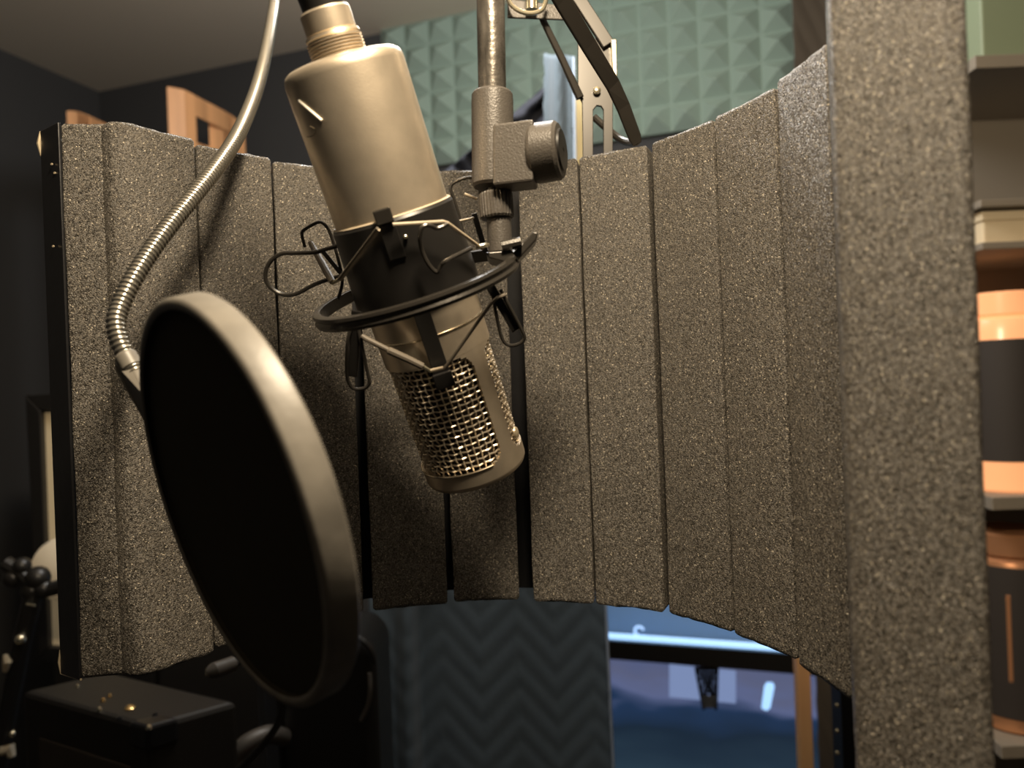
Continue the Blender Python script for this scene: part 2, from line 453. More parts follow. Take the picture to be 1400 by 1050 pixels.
tag(b2, 'brown quilted moving blanket with chevron stitching beyond the orange wooden jamb', 'blanket')
j0 = U(1095, 884, 1.30)
MT['jamb'] = wood_mat('bright_orange_pine', (.92, .50, .23))
jm = MB().box((j0.x, j0.y, (EYE - .38) / 2), (.0115, 0, 0), (0, .010, 0), (0, 0, (EYE - .38) / 2)).build('wooden_jamb', MT['jamb'], bevel=.0015)
tag(jm, 'orange pine jamb standing to the right of the television', 'wooden jamb')
r0 = U(1164, 950, .95)
rk = thing('rack_upright', 'black steel rack upright with small rivets beside the brown blanket', 'rack upright', (r0.x, r0.y, 0))
MB().aabox(r0.x - .020, r0.x + .03, r0.y - .015, r0.y + .015, 0, EYE - .30).build('post', MT['shell'], rk, bevel=.001)
for y in (940, 965, 1000, 1030):
    p = U(1144, y, .934)
    MB().lathe((p.x + .001, .935, p.z), (0, -1, 0), [(0, .003), (.001, .0028), (.002, .0015)], 12).build('rivet', MT['silver'], rk, smooth=True)

# ------------------------------------------------------------------ wooden shelf frames in the left corner
def shelf_frame(base_px, label, Zc, parts):
    p = U(*base_px, Zc); t = thing('wooden_stand', label, 'wooden stand', (p.x, p.y, EYE + .0), 'wooden stands in the left corner')
    for nm_, ax, bx_ in parts:
        (x0, y0, za), (x1, y1, zb_) = ax
        a, b = U(x0, y0, za), U(x1, y1, zb_)
        MB().prism([a, b, Vector((b.x, b.y, b.z - bx_)), Vector((a.x, a.y, a.z - bx_))], (0.012, .035, 0)).build(nm_, MT['wood'], t, bevel=.003)
    return t
shelf_frame((240, 120), 'orange wooden stand with a square opening standing above the left foam strips', 1.75,
    [('upright', ((227, 117, 1.70), (252, 122, 1.72)), .72), ('top_rail', ((250, 122, 1.72), (300, 148, 1.86)), .05),
     ('upright', ((284, 142, 1.83), (303, 150, 1.87)), .70), ('side_panel', ((303, 150, 1.87), (322, 166, 1.92)), .68), ('lower_rail', ((250, 188, 1.72), (286, 200, 1.83)), .05)])
shelf_frame((110, 155), 'orange wooden stand corner peeking over the leftmost foam strip', 1.75,
    [('upright', ((90, 150, 1.70), (104, 151, 1.72)), .68), ('top_rail', ((104, 151, 1.72), (150, 172, 1.90)), .06), ('upright', ((140, 168, 1.86), (152, 173, 1.9)), .68)])

cu0, cu1 = U(60, 525, 1.66).x, U(345, 525, 1.66).x
cuz = EYE - .02
cup = thing('cupboard', 'dark cupboard under the orange wooden stands behind the reflection filter', 'cupboard', ((cu0 + cu1) / 2, 1.8, 0))
MB().aabox(cu0, cu1, 1.66, 1.96, 0, cuz).build('body', MT['vinyl'], cup, bevel=.004)
for k in range(2):
    d_ = MB().aabox(lerp(cu0, cu1, k / 2) + .006, lerp(cu0, cu1, (k + 1) / 2) - .006, 1.645, 1.66, .05, cuz - .02).build('door', MT['vinyl'], cup, bevel=.003)
    hx = (cu0 + cu1) / 2 + (-.03 if k == 0 else .03)
    MB().tube([(hx, 1.635, .72), (hx, 1.635, .84)], .005, 8).build('handle', MT['blackm'], d_, smooth=True)

# ------------------------------------------------------------------ reflection filter (foam lined vocal shield)
HH = .15
def P2(px, py, Z):
    p = U(px, py, Z); return Vector((p.x, p.y))
strips = [((82, 168, .399), (149, 166, .402)), ((151, 162, .394), (266, 191, .432)), ((268, 197, .440), (371, 217, .472)),
          ((373, 222, .478), (486, 525, .500)), ((498, 525, .501), (601, 525, .511)), ((609, 525, .514), (699, 525, .515)),
          ((718, 525, .509), (789, 217, .497)), ((791, 217, .496), (884, 199, .474)), ((891, 195, .471), (973.5, 164.3, .4325)),
          ((977.5, 161, .4283), (1058, 119.5, .3872)), ((1062, 110, .379), (1128, 53.5, .3375)), ((1131, 50, .331), (1149, 525, .292))]
sh = thing('reflection_filter', 'curved vocal reflection filter lined with charcoal foam strips behind the microphone', 'reflection filter', (0, .52, EYE - HH))
TH = .026
def round_poly(pl, r, seg=4):
    out = []; n = len(pl)
    for i in range(n):
        p, a, b = pl[i], pl[i - 1], pl[(i + 1) % n]
        da = (a - p); db = (b - p)
        r_ = r[i] if isinstance(r, (list, tuple)) else r
        rr = min(r_, da.length * .45, db.length * .45)
        pa, pb = p + da.normalized() * rr, p + db.normalized() * rr
        for k in range(seg + 1):
            t = k / seg
            out.append((1 - t) ** 2 * pa + 2 * t * (1 - t) * p + t * t * pb)
    return out
def foam_block(pl, name, m, seed, r=.004):
    rp = round_poly(pl, r)
    # subdivide long edges
    out = []
    for i in range(len(rp)):
        a, b = rp[i], rp[(i + 1) % len(rp)]
        k = max(1, int((b - a).length / .004))
        for q in range(k): out.append(lerp(a, b, q / k))
    c = sum(out, Vector((0, 0))) / len(out)
    lv = [(-HH, .0014), (-HH + .0014, 0)] + [(-HH + .003 + (2 * HH - .006) * k / 24, 0) for k in range(25)] + [(HH - .0014, 0), (HH, .0014)]
    mb = MB(); n = len(out); vs = []
    for z, ins in lv:
        for p in out:
            d = (c - p).normalized()
            w = noise.noise(Vector((p.x * 60 + seed * 9, p.y * 60, z * 25))) * .0006
            q = p + d * (ins + w)
            zz = z + (noise.noise(Vector((p.x * 150, p.y * 150, seed))) * .0008 if ins else 0)
            vs.append((q.x, q.y, EYE + zz))
    fs = [tuple(range(n))[::-1], tuple((len(lv) - 1) * n + k for k in range(n))]
    for i in range(len(lv) - 1):
        for k in range(n):
            k2 = (k + 1) % n; fs.append((i * n + k, i * n + k2, (i + 1) * n + k2, (i + 1) * n + k))
    mb.add(vs, fs)
    return mb.build(name, m, sh, smooth=True, angle=50)
backs = []
for i, (a, b) in enumerate(strips):
    pa, pb = P2(*a), P2(*b)
    d = (pb - pa).normalized(); nrm = Vector((-d.y, d.x))      # away from the inside
    if i == 0: nrm = Vector((-d.y, d.x))
    foam_block([pa, pb, pb + nrm * TH - d * .001, pa + nrm * TH + d * .001], 'foam_strip', MT['foam'], i, [.011, .0015, .0015, .0015] if i == 1 else (.0006 if i > 7 else .0014))
    backs += [pa + nrm * (TH + .0005), pb + nrm * (TH + .0005)]
e0 = P2(1149, 525, .290); e1 = P2(1151, 525, .262); e2 = P2(1344, 525, .236); e3 = e2 + Vector((.026, .055))
foam_block([e0, e1, e2, e3], 'foam_strip', MT['foam_near'], 30, .005)
backs += [e3 + Vector((.001, -.002))]
# smoothed shell polyline
sp = []
for i in range(0, len(backs) - 1, 2):
    sp.append((backs[i] + backs[i + 1]) / 2)
sp = [backs[0]] + sp + [backs[-2] * .5 + backs[-1] * .5]
sp3 = spline([Vector((p.x, p.y, 0)) for p in sp], 8)
mb = MB(); vs = []
for k, p in enumerate(sp3):
    t = (sp3[min(k + 1, len(sp3) - 1)] - sp3[max(k - 1, 0)]).normalized(); nn_ = Vector((-t.y, t.x, 0))
    for off in (.0025, .0045):
        for z in (-HH + .001, HH - .001):
            vs.append(p + nn_ * off + Vector((0, 0, EYE + z)))
fs = []
for k in range(len(sp3) - 1):
    a, b = k * 4, k * 4 + 4
    fs += [(a, b, b + 1, a + 1), (a + 2, a + 3, b + 3, b + 2), (a, a + 2, b + 2, b), (a + 1, b + 1, b + 3, a + 3)]
fs += [(0, 1, 3, 2), tuple(len(vs) - 4 + q for q in (0, 2, 3, 1))]
mb.add(vs, fs).build('shell', MT['shell'], sh, smooth=True)
# left end flange with chipped corners
fl0 = P2(83, 168, .3985); fl1 = P2(58, 178, .4085)
fd = (fl1 - fl0).normalized(); fn_ = Vector((fd.y, -fd.x))
def fvec(p, z): return Vector((p.x, p.y, EYE + z))
mb = MB(); mb.prism([fvec(fl0, -HH), fvec(fl1, -HH), fvec(fl1, HH - .001), fvec(fl0, HH)], (-fn_.x * .0015, -fn_.y * .0015, 0))
mb.prism([fvec(fl1, -HH), fvec(fl1 + Vector((.004, .028)), -HH), fvec(fl1 + Vector((.004, .028)), HH - .001), fvec(fl1, HH - .001)], (.0012, 0, 0))
mb.build('end_flange', MT['shell'], sh, bevel=.0004)
for z0, z1 in ((HH - .0145, HH - .001), (-HH, -HH + .013)):
    MB().tube([fvec(fl1 + Vector((-.0006, -.0008)), z0), fvec(fl1 + Vector((-.0012, -.0012)), (z0 + z1) / 2), fvec(fl1 + Vector((-.0004, -.0008)), z1), fvec(lerp(fl1, fl0, .35) + Vector((0, -.0006)), z1 if z1 > 0 else z1)][: 3], [.0006, .0014 if z0 > 0 else .0008, .0007], 8).build('chip_and_highlight_edge', MT['bare'], sh, smooth=True)
MB().tube([fvec(fl1 + Vector((-.0004, -.0008)), -HH), fvec(fl0 + Vector((0, -.0008)), -HH)], .0006, 6).build('chip_and_highlight_edge', MT['bare'], sh, smooth=True)
for px, py in ((72, 225), (76, 237), (74, 337), (98, 640)):
    p = U(px, py, .400); q = Vector((p.x, p.y - .0005, p.z))
    MB().lathe(q, (-.3, -1, 0), [(0, .0007), (.0005, .0006)], 8).build('paint_chip', MT['bare'], sh)
# warm highlight on the right end of the shell, drawn as a copper line
en = e2 + Vector((.0038, -.0024))
for za, zb_ in ((-.100, -.073),):
    MB().tube([fvec(en, za), fvec(en, zb_)], .0005, 6).build('chip_and_highlight_edge', MT['copperd'], sh, smooth=True)

# ------------------------------------------------------------------ microphone
Z_T, Z_B = .34, .41
M1, M2 = U(466, 82, Z_T), U(652, 640, Z_B)
MA = (M2 - M1).normalized(); ML = (M2 - M1).length
tc_ = (Vector((0, 0, EYE)) - (M1 + M2) / 2); E1 = (tc_ - MA * tc_.dot(MA)).normalized()
E2 = MA.cross(E1)
if E2.x < 0: E2 = -E2
def MP(s, r, deg):
    a = math.radians(deg); return M1 + MA * s + (E1 * math.cos(a) + E2 * math.sin(a)) * r
def axis_depth(py):
    t = (py - 82) / 558.0; k = t * Z_T / (Z_B - t * (Z_B - Z_T)); return lerp(Z_T, Z_B, k)
def on_cyl(px, py, r):
    o = Vector((0, 0, EYE)) - M1; d = ray(px, py).normalized()
    od = o - MA * o.dot(MA); dd = d - MA * d.dot(MA)
    a, b, c = dd.dot(dd), 2 * od.dot(dd), od.dot(od) - r * r
    disc = max(0, b * b - 4 * a * c); t = (-b - math.sqrt(disc)) / (2 * a)
    return Vector((0, 0, EYE)) + d * t
RB = .0284
mic = thing('condenser_microphone', 'champagne side address condenser microphone hanging upside down in black shock mount', 'microphone', tuple(M2))
MB().lathe(M1, MA, [(0, .001), (0, .0225), (.0006, .0252), (.0018, .0270), (.0036, .0280), (.006, RB), (.1300, RB), (.1304, RB - .0006), (.1308, RB)] + [(.1312, RB), (.1440, RB)], 72, e1=E1, cap=False).build('body', MT['mic'], mic, smooth=True, angle=30)
MB().lathe(M1, MA, [(.1299, RB + .0001), (.1302, RB + .0005), (.1307, RB + .0005), (.1310, RB + .0001)], 72, e1=E1, cap=False).build('seam_ring', MT['mic_ring'], mic, smooth=True)
# neck: threads, collar, cable plug
pr = [(.001, .0127)]
for k in range(7):
    s = -k * .00135; pr += [(s, .0129), (s - .0005, .0129), (s - .0007, .0121), (s - .0012, .0121)]
pr += [(-.0100, .0127), (-.0112, .0124), (-.0113, .001)]
MB().lathe(M1, MA, pr, 48, e1=E1, cap=False).build('threaded_neck', MT['mic'], mic, smooth=True, angle=25)
xl = thing('microphone_cable', 'microphone cable plug with champagne collar leaving the top of microphone', 'cable', tuple(M1 - MA * .012))
MB().lathe(M1, MA, [(-.0113, .001), (-.0113, .0108), (-.012, .0115), (-.0205, .0115), (-.0215, .0108), (-.0215, .001)], 48, e1=E1, cap=False).build('collar', MT['mic'], xl, smooth=True, angle=25)
MB().lathe(M1, MA, [(-.0215, .001), (-.0215, .0095), (-.03, .0100), (-.05, .0095), (-.062, .006), (-.066, .0034), (-.067, .001)], 40, e1=E1, cap=False).build('plug_boot', MT['black'], xl, smooth=True)
ce = M1 - MA * .065
MB().tube(spline([ce, ce - MA * .05, ce - MA * .10 + Vector((-.02, .02, .02)), ce + Vector((-.12, .03, .22))], 8), .0032, 10).build('cord', MT['black'], xl, smooth=True)
# head: frame with two windows
S0, S1_ = .1455, .2050
W1c, W1h = -49.0, 80.0        # centre and half width of the front window
def ang_in(th, s):
    """is (th, s) inside a window; windows have rounded corners"""
    for c in (W1c, W1c + 180):
        d = abs((th - c + 180) % 360 - 180)
        if d < W1h and S0 < s < S1_:
            ea = (W1h - d) * math.pi / 180 * RB; es = min(s - S0, S1_ - s); rc = .007
            if ea < rc and es < rc and (rc - ea) ** 2 + (rc - es) ** 2 > rc * rc: continue
            return True
    return False
NA, NS = 240, 64
hs0, hs1 = .1440, .2130
vs, fs = [], []
ss = [hs0 + (hs1 - hs0) * j / NS for j in range(NS + 1)]
for rr in (RB - .0001, RB - .0022):
    for s in ss:
        for k in range(NA): vs.append(MP(s, rr, 360 * k / NA))
off = (NS + 1) * NA
solid = [[not ang_in(360 * (k + .5) / NA, (ss[j] + ss[j + 1]) / 2) for k in range(NA)] for j in range(NS)]
for j in range(NS):
    for k in range(NA):
        if not solid[j][k]: continue
        k2 = (k + 1) % NA; a, b, c, d = j * NA + k, j * NA + k2, (j + 1) * NA + k2, (j + 1) * NA + k
        fs += [(a, b, c, d), (a + off, d + off, c + off, b + off)]
        if not solid[j][k2]: fs.append((b, b + off, c + off, c))
        if not solid[j][k - 1]: fs.append((a, d, d + off, a + off))
        if j + 1 < NS and not solid[j + 1][k]: fs.append((d, c, c + off, d + off))
        if j > 0 and not solid[j - 1][k]: fs.append((a, a + off, b + off, b))
MB().add(vs, fs).build('head_frame', MT['mic'], mic, smooth=True, angle=40)
MB().lathe(M1, MA, [(hs1 - .0002, RB - .0001), (ML - .0022, RB - .0002), (ML - .0006, RB - .0010), (ML, RB - .0028), (ML, .001)], 72, e1=E1, cap=False).build('end_cap', MT['mic'], mic, smooth=True, angle=30)
MB().lathe(M1, MA, [(hs0, .0228), (hs1, .0228)], 48, e1=E1).build('inner_gauze', MT['capsule'], mic, smooth=True)
# bright lower lip of the window
lip = []
for th in range(-8, 64, 2):
    lip.append(MP(S1_ + .0004, RB + .0001, W1c + W1h * 0 + th - 8)) if False else None
pts = [MP(S1_ + .0002, RB, W1c + t) for t in range(-66, 67, 3)]
MB().tube(pts, .0006, 6).build('window_lip', MT['mic_ring'], mic, smooth=True)
# woven wire grille
for wi, c in enumerate((W1c, W1c + 180)):
    mb = MB(); nvw, nhw = 22, 20; amp = .0008; rg = RB - .0022
    ths = [c - W1h - 2 + (2 * W1h + 4) * k / nvw for k in range(nvw + 1)]
    szs = [S0 - .001 + (S1_ - S0 + .002) * k / nhw for k in range(nhw + 1)]
    for k, th in enumerate(ths):
        mb.tube([MP(szs[0] + (szs[-1] - szs[0]) * q / (nhw * 2), rg + amp * math.cos(math.pi * (q / 2 + k)), th) for q in range(nhw * 2 + 1)], .00050, 5)
    for j, s in enumerate(szs):
        mb.tube([MP(s, rg - amp * math.cos(math.pi * (j + q / 2)), ths[0] + (ths[-1] - ths[0]) * q / (nvw * 2)) for q in range(nvw * 2 + 1)], .00052, 5)
    mb.build('wire_mesh', MT['wire'], mic, smooth=True, kind='stuff')
# slanted mark and small curl on the body
MB().tube([lerp(on_cyl(409, 138, RB), on_cyl(440, 165, RB), t) + E1 * .0001 for t in (0, .5, 1)] if False else [on_cyl(lerp(409, 440, t), lerp(138, 165, t), RB + .0001) for t in [k / 8 for k in range(9)]], .0007, 8).build('emblem', mat('pale_enamel_mark', (.95, .90, .80), .45), mic, smooth=True, label='pale slanted line mark')
MB().tube([on_cyl(x, y, RB + .00005) for x, y in spline([(424, 173, 0), (430, 176, 0), (431, 181, 0), (427, 186, 0), (420, 187, 0)], 4) and [(p.x, p.y) for p in spline([Vector((424, 173, 0)), Vector((430, 176, 0)), Vector((431, 181, 0)), Vector((427, 186, 0)), Vector((420, 187, 0))], 4)]], .0003, 6).build('emblem', MT['mic_ring'], mic, smooth=True, label='small engraved curl mark')
MB().lathe(MP(.1985, RB - .0006, 66), MP(0, 1, 66) - MP(0, 0, 66), [(0, .0034), (.0010, .0030), (.0016, .0015), (.0017, .0002)], 16).build('highlight_blob', MT['bare'], mic, smooth=True)  # highlight at the end of the back grille, built as a pale blob

# ------------------------------------------------------------------ shock mount
def D(px, py, dz): return U(px, py, axis_depth(py) + dz)
def wire(pts, r, per=6):
    return MB().tube(spline([D(*p) for p in pts], per), r, 8)
smt = thing('shock_mount', 'black shock mount ring with elastic cords and wire handles holding the microphone', 'shock mount', tuple(MP(.110, 0, 0)))
RG = .0538; SG = .1100
MB().lathe(M1, MA, [(SG - .003, RG - .0042), (SG - .0034, RG - .003), (SG - .003, RG - .0004), (SG - .0016, RG), (SG - .0005, RG - .0008), (SG + .0005, RG - .0008), (SG + .0018, RG), (SG + .0034, RG - .0006), (SG + .0036, RG - .003), (SG + .003, RG - .0042), (SG - .003, RG - .0042)], 96, e1=E1, cap=False).build('outer_ring', MT['blackm'], smt, smooth=True, angle=30)
MB().lathe(M1, MA, [(.0730, RB + .0001), (.0722, RB + .0014), (.0735, RB + .0022), (.076, RB + .0022), (.108, RB + .0034), (.112, RB + .0036), (.1135, RB + .0026), (.1135, RB + .0001)], 72, e1=E1, cap=False).build('basket', MT['black'], smt, smooth=True, angle=30)
MB().lathe(M1, MA, [(.0717, RB + .0003), (.0713, RB + .0009), (.0719, RB + .0015)], 72, e1=E1, cap=False).build('basket_rim_highlight', MT['cord'], smt, smooth=True)  # highlight along the basket's top edge, painted as a cream ring
def tab(th, s0, s1, r0, r1, w):
    vs = [MP(s, r, th + sg * w) for s in (s0, s1) for r in (r0, r1) for sg in (-1, 1)]
    return MB().add(vs, [(0, 1, 3, 2), (4, 6, 7, 5), (0, 4, 5, 1), (2, 3, 7, 6), (0, 2, 6, 4), (1, 5, 7, 3)])
for th in (-7, 173):
    t = tab(th, .0665, .0735, RB + .0010, RB + .0060, 7).build('upper_tab', MT['blackm'], smt, bevel=.0007)
    tab(th, .0735, .0900, RB + .0020, RB + .0042, 7).build('tab_stem', MT['black'], t, bevel=.0005)
    l = tab(th + 4, .1130, .1480, RB + .0012, RB + .0028, 7.5).build('lower_leg', MT['black'], smt, bevel=.0005)
    tab(th + 4, .1480, .1560, RB + .0010, RB + .0048, 8.5).build('leg_foot', MT['black'], l, bevel=.0006)
for p in (MP(.0845, RB + .0043, 4), MP(.0795, RB + .003, 1)):
    pass
MB().lathe(MP(.0815, RB + .0026, 4.5), MP(0, 1, 4.5) - MP(0, 0, 4.5), [(0, .0011), (.0012, .0010), (.0016, .0005)], 12).build('rivet', MT['silver'], smt, smooth=True)
wire([(462, 336, .0), (445, 341, .0), (430, 345, 0), (405, 346, 0), (385, 347, 0), (370, 357, 0), (363, 374, 0), (367, 390, 0), (384, 402, 0), (404, 402, 0), (424, 392, 0), (440, 385, 0), (468, 377, 0)], .0011).build('squeeze_handle', MT['blackm'], smt, smooth=True)
wire([(612, 306, -.032), (605, 310, -.033), (597, 312, -.034), (590, 309, -.035), (582, 308, -.036), (576, 313, -.037), (574, 326, -.037), (577, 342, -.036), (585, 360, -.036), (597, 372, -.036), (603, 363, -.036), (611, 356, -.036), (645, 339, -.030)], .0010).build('squeeze_handle', MT['blackm'], smt, smooth=True)
hookpts = [
    [(417, 338, .03), (413, 322, .03), (415, 315, .03), (432, 305, .03), (441, 305, .03), (451, 318, .03), (463, 357, .02), (468, 385, .02), (462, 410, .02)],
    [(634, 322, .035), (627, 293, .035), (621, 273, .035), (616, 257, .035), (622, 249, .035), (634, 244, .035), (645, 243, .035), (651, 250, .035), (656, 262, .035), (660, 300, .035)],
    [(486, 437, -.036), (480, 449, -.038), (475, 469, -.039), (474, 511, -.039), (479, 527, -.039), (487, 532, -.039), (500, 530, -.039), (505, 522, -.039), (502, 507, -.039), (494, 469, -.039), (489, 440, -.037)],
    [(674, 405, -.026), (678, 428, -.026), (686, 462, -.026), (696, 472, -.026), (710, 470, -.026), (717, 462, -.026), (712, 449, -.026), (691, 409, -.026), (684, 396, -.026)]]
for hp in hookpts:
    wire(hp, .0009).build('wire_hook', MT['blackm'], smt, smooth=True)
def strap(a, b, w, th_):
    pa, pb = D(*a), D(*b); d = (pb - pa); side = d.cross(Vector((0, 1, 0))).normalized()
    return MB().box((pa + pb) / 2, side * w / 2, Vector((0, th_ / 2, 0)), d / 2)
strap((488, 425, -.037), (482, 515, -.037), .0048, .0022).build('post', MT['black'], smt, bevel=.0006)
strap((668, 388, -.024), (706, 452, -.024), .0045, .0022).build('post', MT['black'], smt, bevel=.0006)
strap((440, 342, .024), (468, 376, .018), .0024, .0016).build('post', MT['black'], smt, bevel=.0004)
strap((648, 292, .035), (664, 345, .032), .0030, .0016).build('post', MT['black'], smt, bevel=.0004)
# elastic cords
def cordset(name, pts, r, m):
    return MB().tube([D(*p) for p in pts], r, 8).build(name, m, smt, smooth=True)
cordset('elastic_cord', [(466, 383, -.018), (518, 314, -.041)], .0007, MT['cord'])
cordset('elastic_cord', [(463, 382, -.018), (516, 312, -.041)], .0007, MT['sleeve'])
cordset('elastic_cord', [(537, 307, -.036), (606, 303, -.030), (612, 305, -.029), (660, 340, -.008)], .00085, MT['cord'])
cordset('elastic_cord', [(620, 304, .0), (647, 298, .026)], .0006, MT['cord'])
cordset('elastic_cord', [(635, 265, .03), (652, 272, .03)], .0008, MT['cord'])
cordset('elastic_cord', [(588, 507, -.038), (606, 503, -.038)], .0009, MT['cord'])
cordset('elastic_cord', [(606, 505, -.038), (612, 498, -.038), (672, 414, -.030), (680, 407, -.028), (691, 403, -.027)], .0009, MT['sleeve'])
s1 = MB().tube([D(424, 331, .018), D(428, 338, .016), D(448, 374, -.002), D(455, 386, -.008)], [.0012, .0016, .0020, .0016], 10).build('rubber_sleeve', MT['sleeve'], smt, smooth=True)
MB().tube([D(455, 387, -.008), D(467, 380, -.012)], .0010, 8).build('ferrule', MT['silver'], s1, smooth=True)
s2 = MB().tube([D(494, 459, -.040), D(500, 463, -.040), D(530, 478, -.040), D(531, 479, -.040), D(560, 492, -.039), D(578, 501, -.039)], [.0012, .0014, .0013, .0019, .0018, .0017], 10).build('rubber_sleeve', MT['sleeve'], smt, smooth=True)
MB().tube([D(577, 500, -.039), D(589, 508, -.038)], .0010, 8).build('ferrule', MT['silver'], s2, smooth=True)
# arm to the stand on the right of the ring
ZS = axis_depth(345) + .004
def S(px, py, dz=0): return U(px, py, ZS + dz)
mb = MB(); mb.prism([S(664, 345, -.012), S(700, 342, -.012), S(706, 352, -.012), S(690, 358, -.012), S(668, 352, -.012)], (0, .022, 0)); mb.build('ring_bracket', MT['blackm'], smt, bevel=.0006)
mb = MB(); mb.prism([S(697, 350, -.010), S(729, 316, -.010), S(736, 318, -.010), S(733, 328, -.010), S(707, 357, -.010)], (0, .016, 0)); lv = mb.build('lever_plate', MT['blackm'], smt, bevel=.0008)
MB().tube([S(686, 337, -.012), S(712, 331, -.012)], .0028, 10).build('pivot_barrel', MT['blackm'], smt, smooth=True)
MB().lathe(S(660, 336, -.014), (-.15, -.35, 1), [(-.0006, .0034), (.0006, .0034), (.0010, .0024)], 20).build('washer', MT['silver'], smt, smooth=True)

# ------------------------------------------------------------------ stand: swivel clamp and tube
st = thing('boom_stand', 'boom stand tube with dark grey swivel clamp and round knob above the shock mount', 'microphone stand', tuple(S(684, 340)))
UPV = (S(673, 0) - S(682, 320)).normalized()
MB().tube([S(684, 345), S(683, 322), S(682, 300)], .0062, 20).build('stem', MT['greyp'], st, smooth=True)
c0, c1 = S(680, 299), S(677, 264)
ax = (c1 - c0).normalized(); hl = (c1 - c0).length
n = 120; vs = []
e1_ = Vector((0, -1, 0)); e1_ = (e1_ - ax * e1_.dot(ax)).normalized(); e2_ = ax.cross(e1_)
for s, k_ in ((0, .92), (.001, 1), (hl - .001, 1), (hl, .92)):
    for k in range(n):
        r = .0084 * k_ * (1 + (.035 if (k // 2) % 2 else -.02)); a = 2 * math.pi * k / n
        vs.append(c0 + ax * s + (e1_ * math.cos(a) + e2_ * math.sin(a)) * r)
fs = [tuple(range(n))[::-1], tuple(range(3 * n, 4 * n))] + [(i * n + k, i * n + (k + 1) % n, (i + 1) * n + (k + 1) % n, (i + 1) * n + k) for i in range(3) for k in range(n)]
MB().add(vs, fs).build('knurled_nut', MT['greyp'], st)
MB().tube([S(677, 266), S(676, 245)], .0045, 16).build('thread', MT['blackm'], st, smooth=True)
MB().lathe(S(674, 258), (S(673, 130) - S(674, 258)), [(0, .004), (.0006, .0096), (.002, .0106), (.044, .0106), (.0472, .0104), (.0484, .0096), (.0484, .0062)], 40).build('clamp_sleeve', MT['greyp'], st, smooth=True, angle=30)
bc = S(705, 215, -.007)
MB().box(bc, (.0098, -.0025, 0), (.0015, .0085, 0), (0.0006, 0, .0150)).build('clamp_block', MT['greyp'], st, bevel=.0012)
ka = Vector((.955, -.29, .02)).normalized()
kc = S(729, 211, -.008)
MB().lathe(kc, ka, [(-.003, .006), (0, .0135), (.0015, .0145), (.0125, .0142), (.0140, .0128), (.0146, .004)], 44).build('knob', MT['greyp'], st, smooth=True, angle=30)
MB().lathe(kc, ka, [(.0141, .0105), (.0152, .0100), (.0155, .001)], 32, cap=False).build('knob_cap', MT['black'], st, smooth=True)
tb0, tb1 = S(673.5, 150), S(670, -40)
tb2 = tb0 + (tb1 - tb0).normalized() * .62
MB().tube([tb0, tb1, tb2], .0071, 28).build('tube', MT['chrome'], st, smooth=True)

# ------------------------------------------------------------------ bracket behind the top of the shield
bk = thing('hanging_bracket', 'folded black metal bracket with slotted plate hooked over the reflection filter', 'bracket', tuple(U(840, 205, .515)))
def flatbar(pts, widths, th_, name, m=MT['bracket'], bev=.0006):
    P = [U(*p) for p in pts]; vs = []
    for i, p in enumerate(P):
        t = (P[min(i + 1, len(P) - 1)] - P[max(i - 1, 0)]).normalized(); sd = t.cross(Vector((0, 1, 0))).normalized(); nn2 = sd.cross(t)
        w = widths[i] / 2
        vs += [p + sd * w + nn2 * th_, p - sd * w + nn2 * th_, p - sd * w - nn2 * th_, p + sd * w - nn2 * th_]
    fs = [(0, 1, 2, 3), tuple(4 * (len(P) - 1) + q for q in (3, 2, 1, 0))]
    for i in range(len(P) - 1):
        for k in range(4): fs.append((i * 4 + k, i * 4 + (k + 1) % 4, i * 4 + 4 + (k + 1) % 4, i * 4 + 4 + k))
    return MB().add(vs, fs).build(name, m, bk, bevel=bev)
flatbar([(690, -140, .36), (768, 0, .41), (805, 62, .435), (838, 116, .458), (852, 146, .468), (868, 188, .480), (871, 197, .4825)], [.0105, .0103, .0100, .0096, .0090, .0084, .006], .0012, 'curved_strap')
flatbar([(752, -50, .53), (792, 0, .53), (832, 62, .53)], [.009, .009, .009], .002, 'upper_strap')
flatbar([(838, 57, .53), (840, 110, .53)], [.004, .003], .004, 'strap_end', MT['silver'])
# slotted plate
pl = [(790, 44), (838, 60), (838, 215), (825, 222), (825, 150), (822, 145), (816, 144), (811, 150), (811, 225), (797, 228), (796, 140), (790, 128)]
MB().prism([U(x, y, .532) for x, y in pl], (0, .0025, 0)).build('slotted_plate', MT['bracket'], bk, bevel=.0004)
MB().lathe(U(816, 124, .530), (0, -1, 0), [(-.002, .0028), (.001, .0028), (.0018, .0016)], 14).build('bolt', MT['silver'], bk, smooth=True)
MB().tube([U(733, 5, .525), U(744, 31, .526), U(770, 84, .528), U(793, 134, .530)], [.0024, .0024, .0026, .0030], 10).build('rod', MT['bracket'], bk, smooth=True)
MB().tube(spline([U(812, 160, .54), U(830, 176, .538), U(848, 190, .53), U(860, 195, .515), U(870, 194, .49)], 5), .0026, 10).build('hook_end', MT['bracket'], bk, smooth=True)
flatbar([(694, 12, .515), (772, 18, .520)], [.013, .010], .001, 'cross_plate', MT['greyp'])
MB().tube(spline([U(692, -12, .505), U(698, 5, .505), U(711, 15, .505), U(727, 18, .505), U(742, 12, .505), U(748, -6, .505)], 5), .0016, 10).build('wire_bail', MT['silver'], bk, smooth=True)
MB().tube([U(726, -60, .508), U(727, 14, .508)], .0042, 16).build('threaded_pin', MT['silver'], bk, smooth=True)

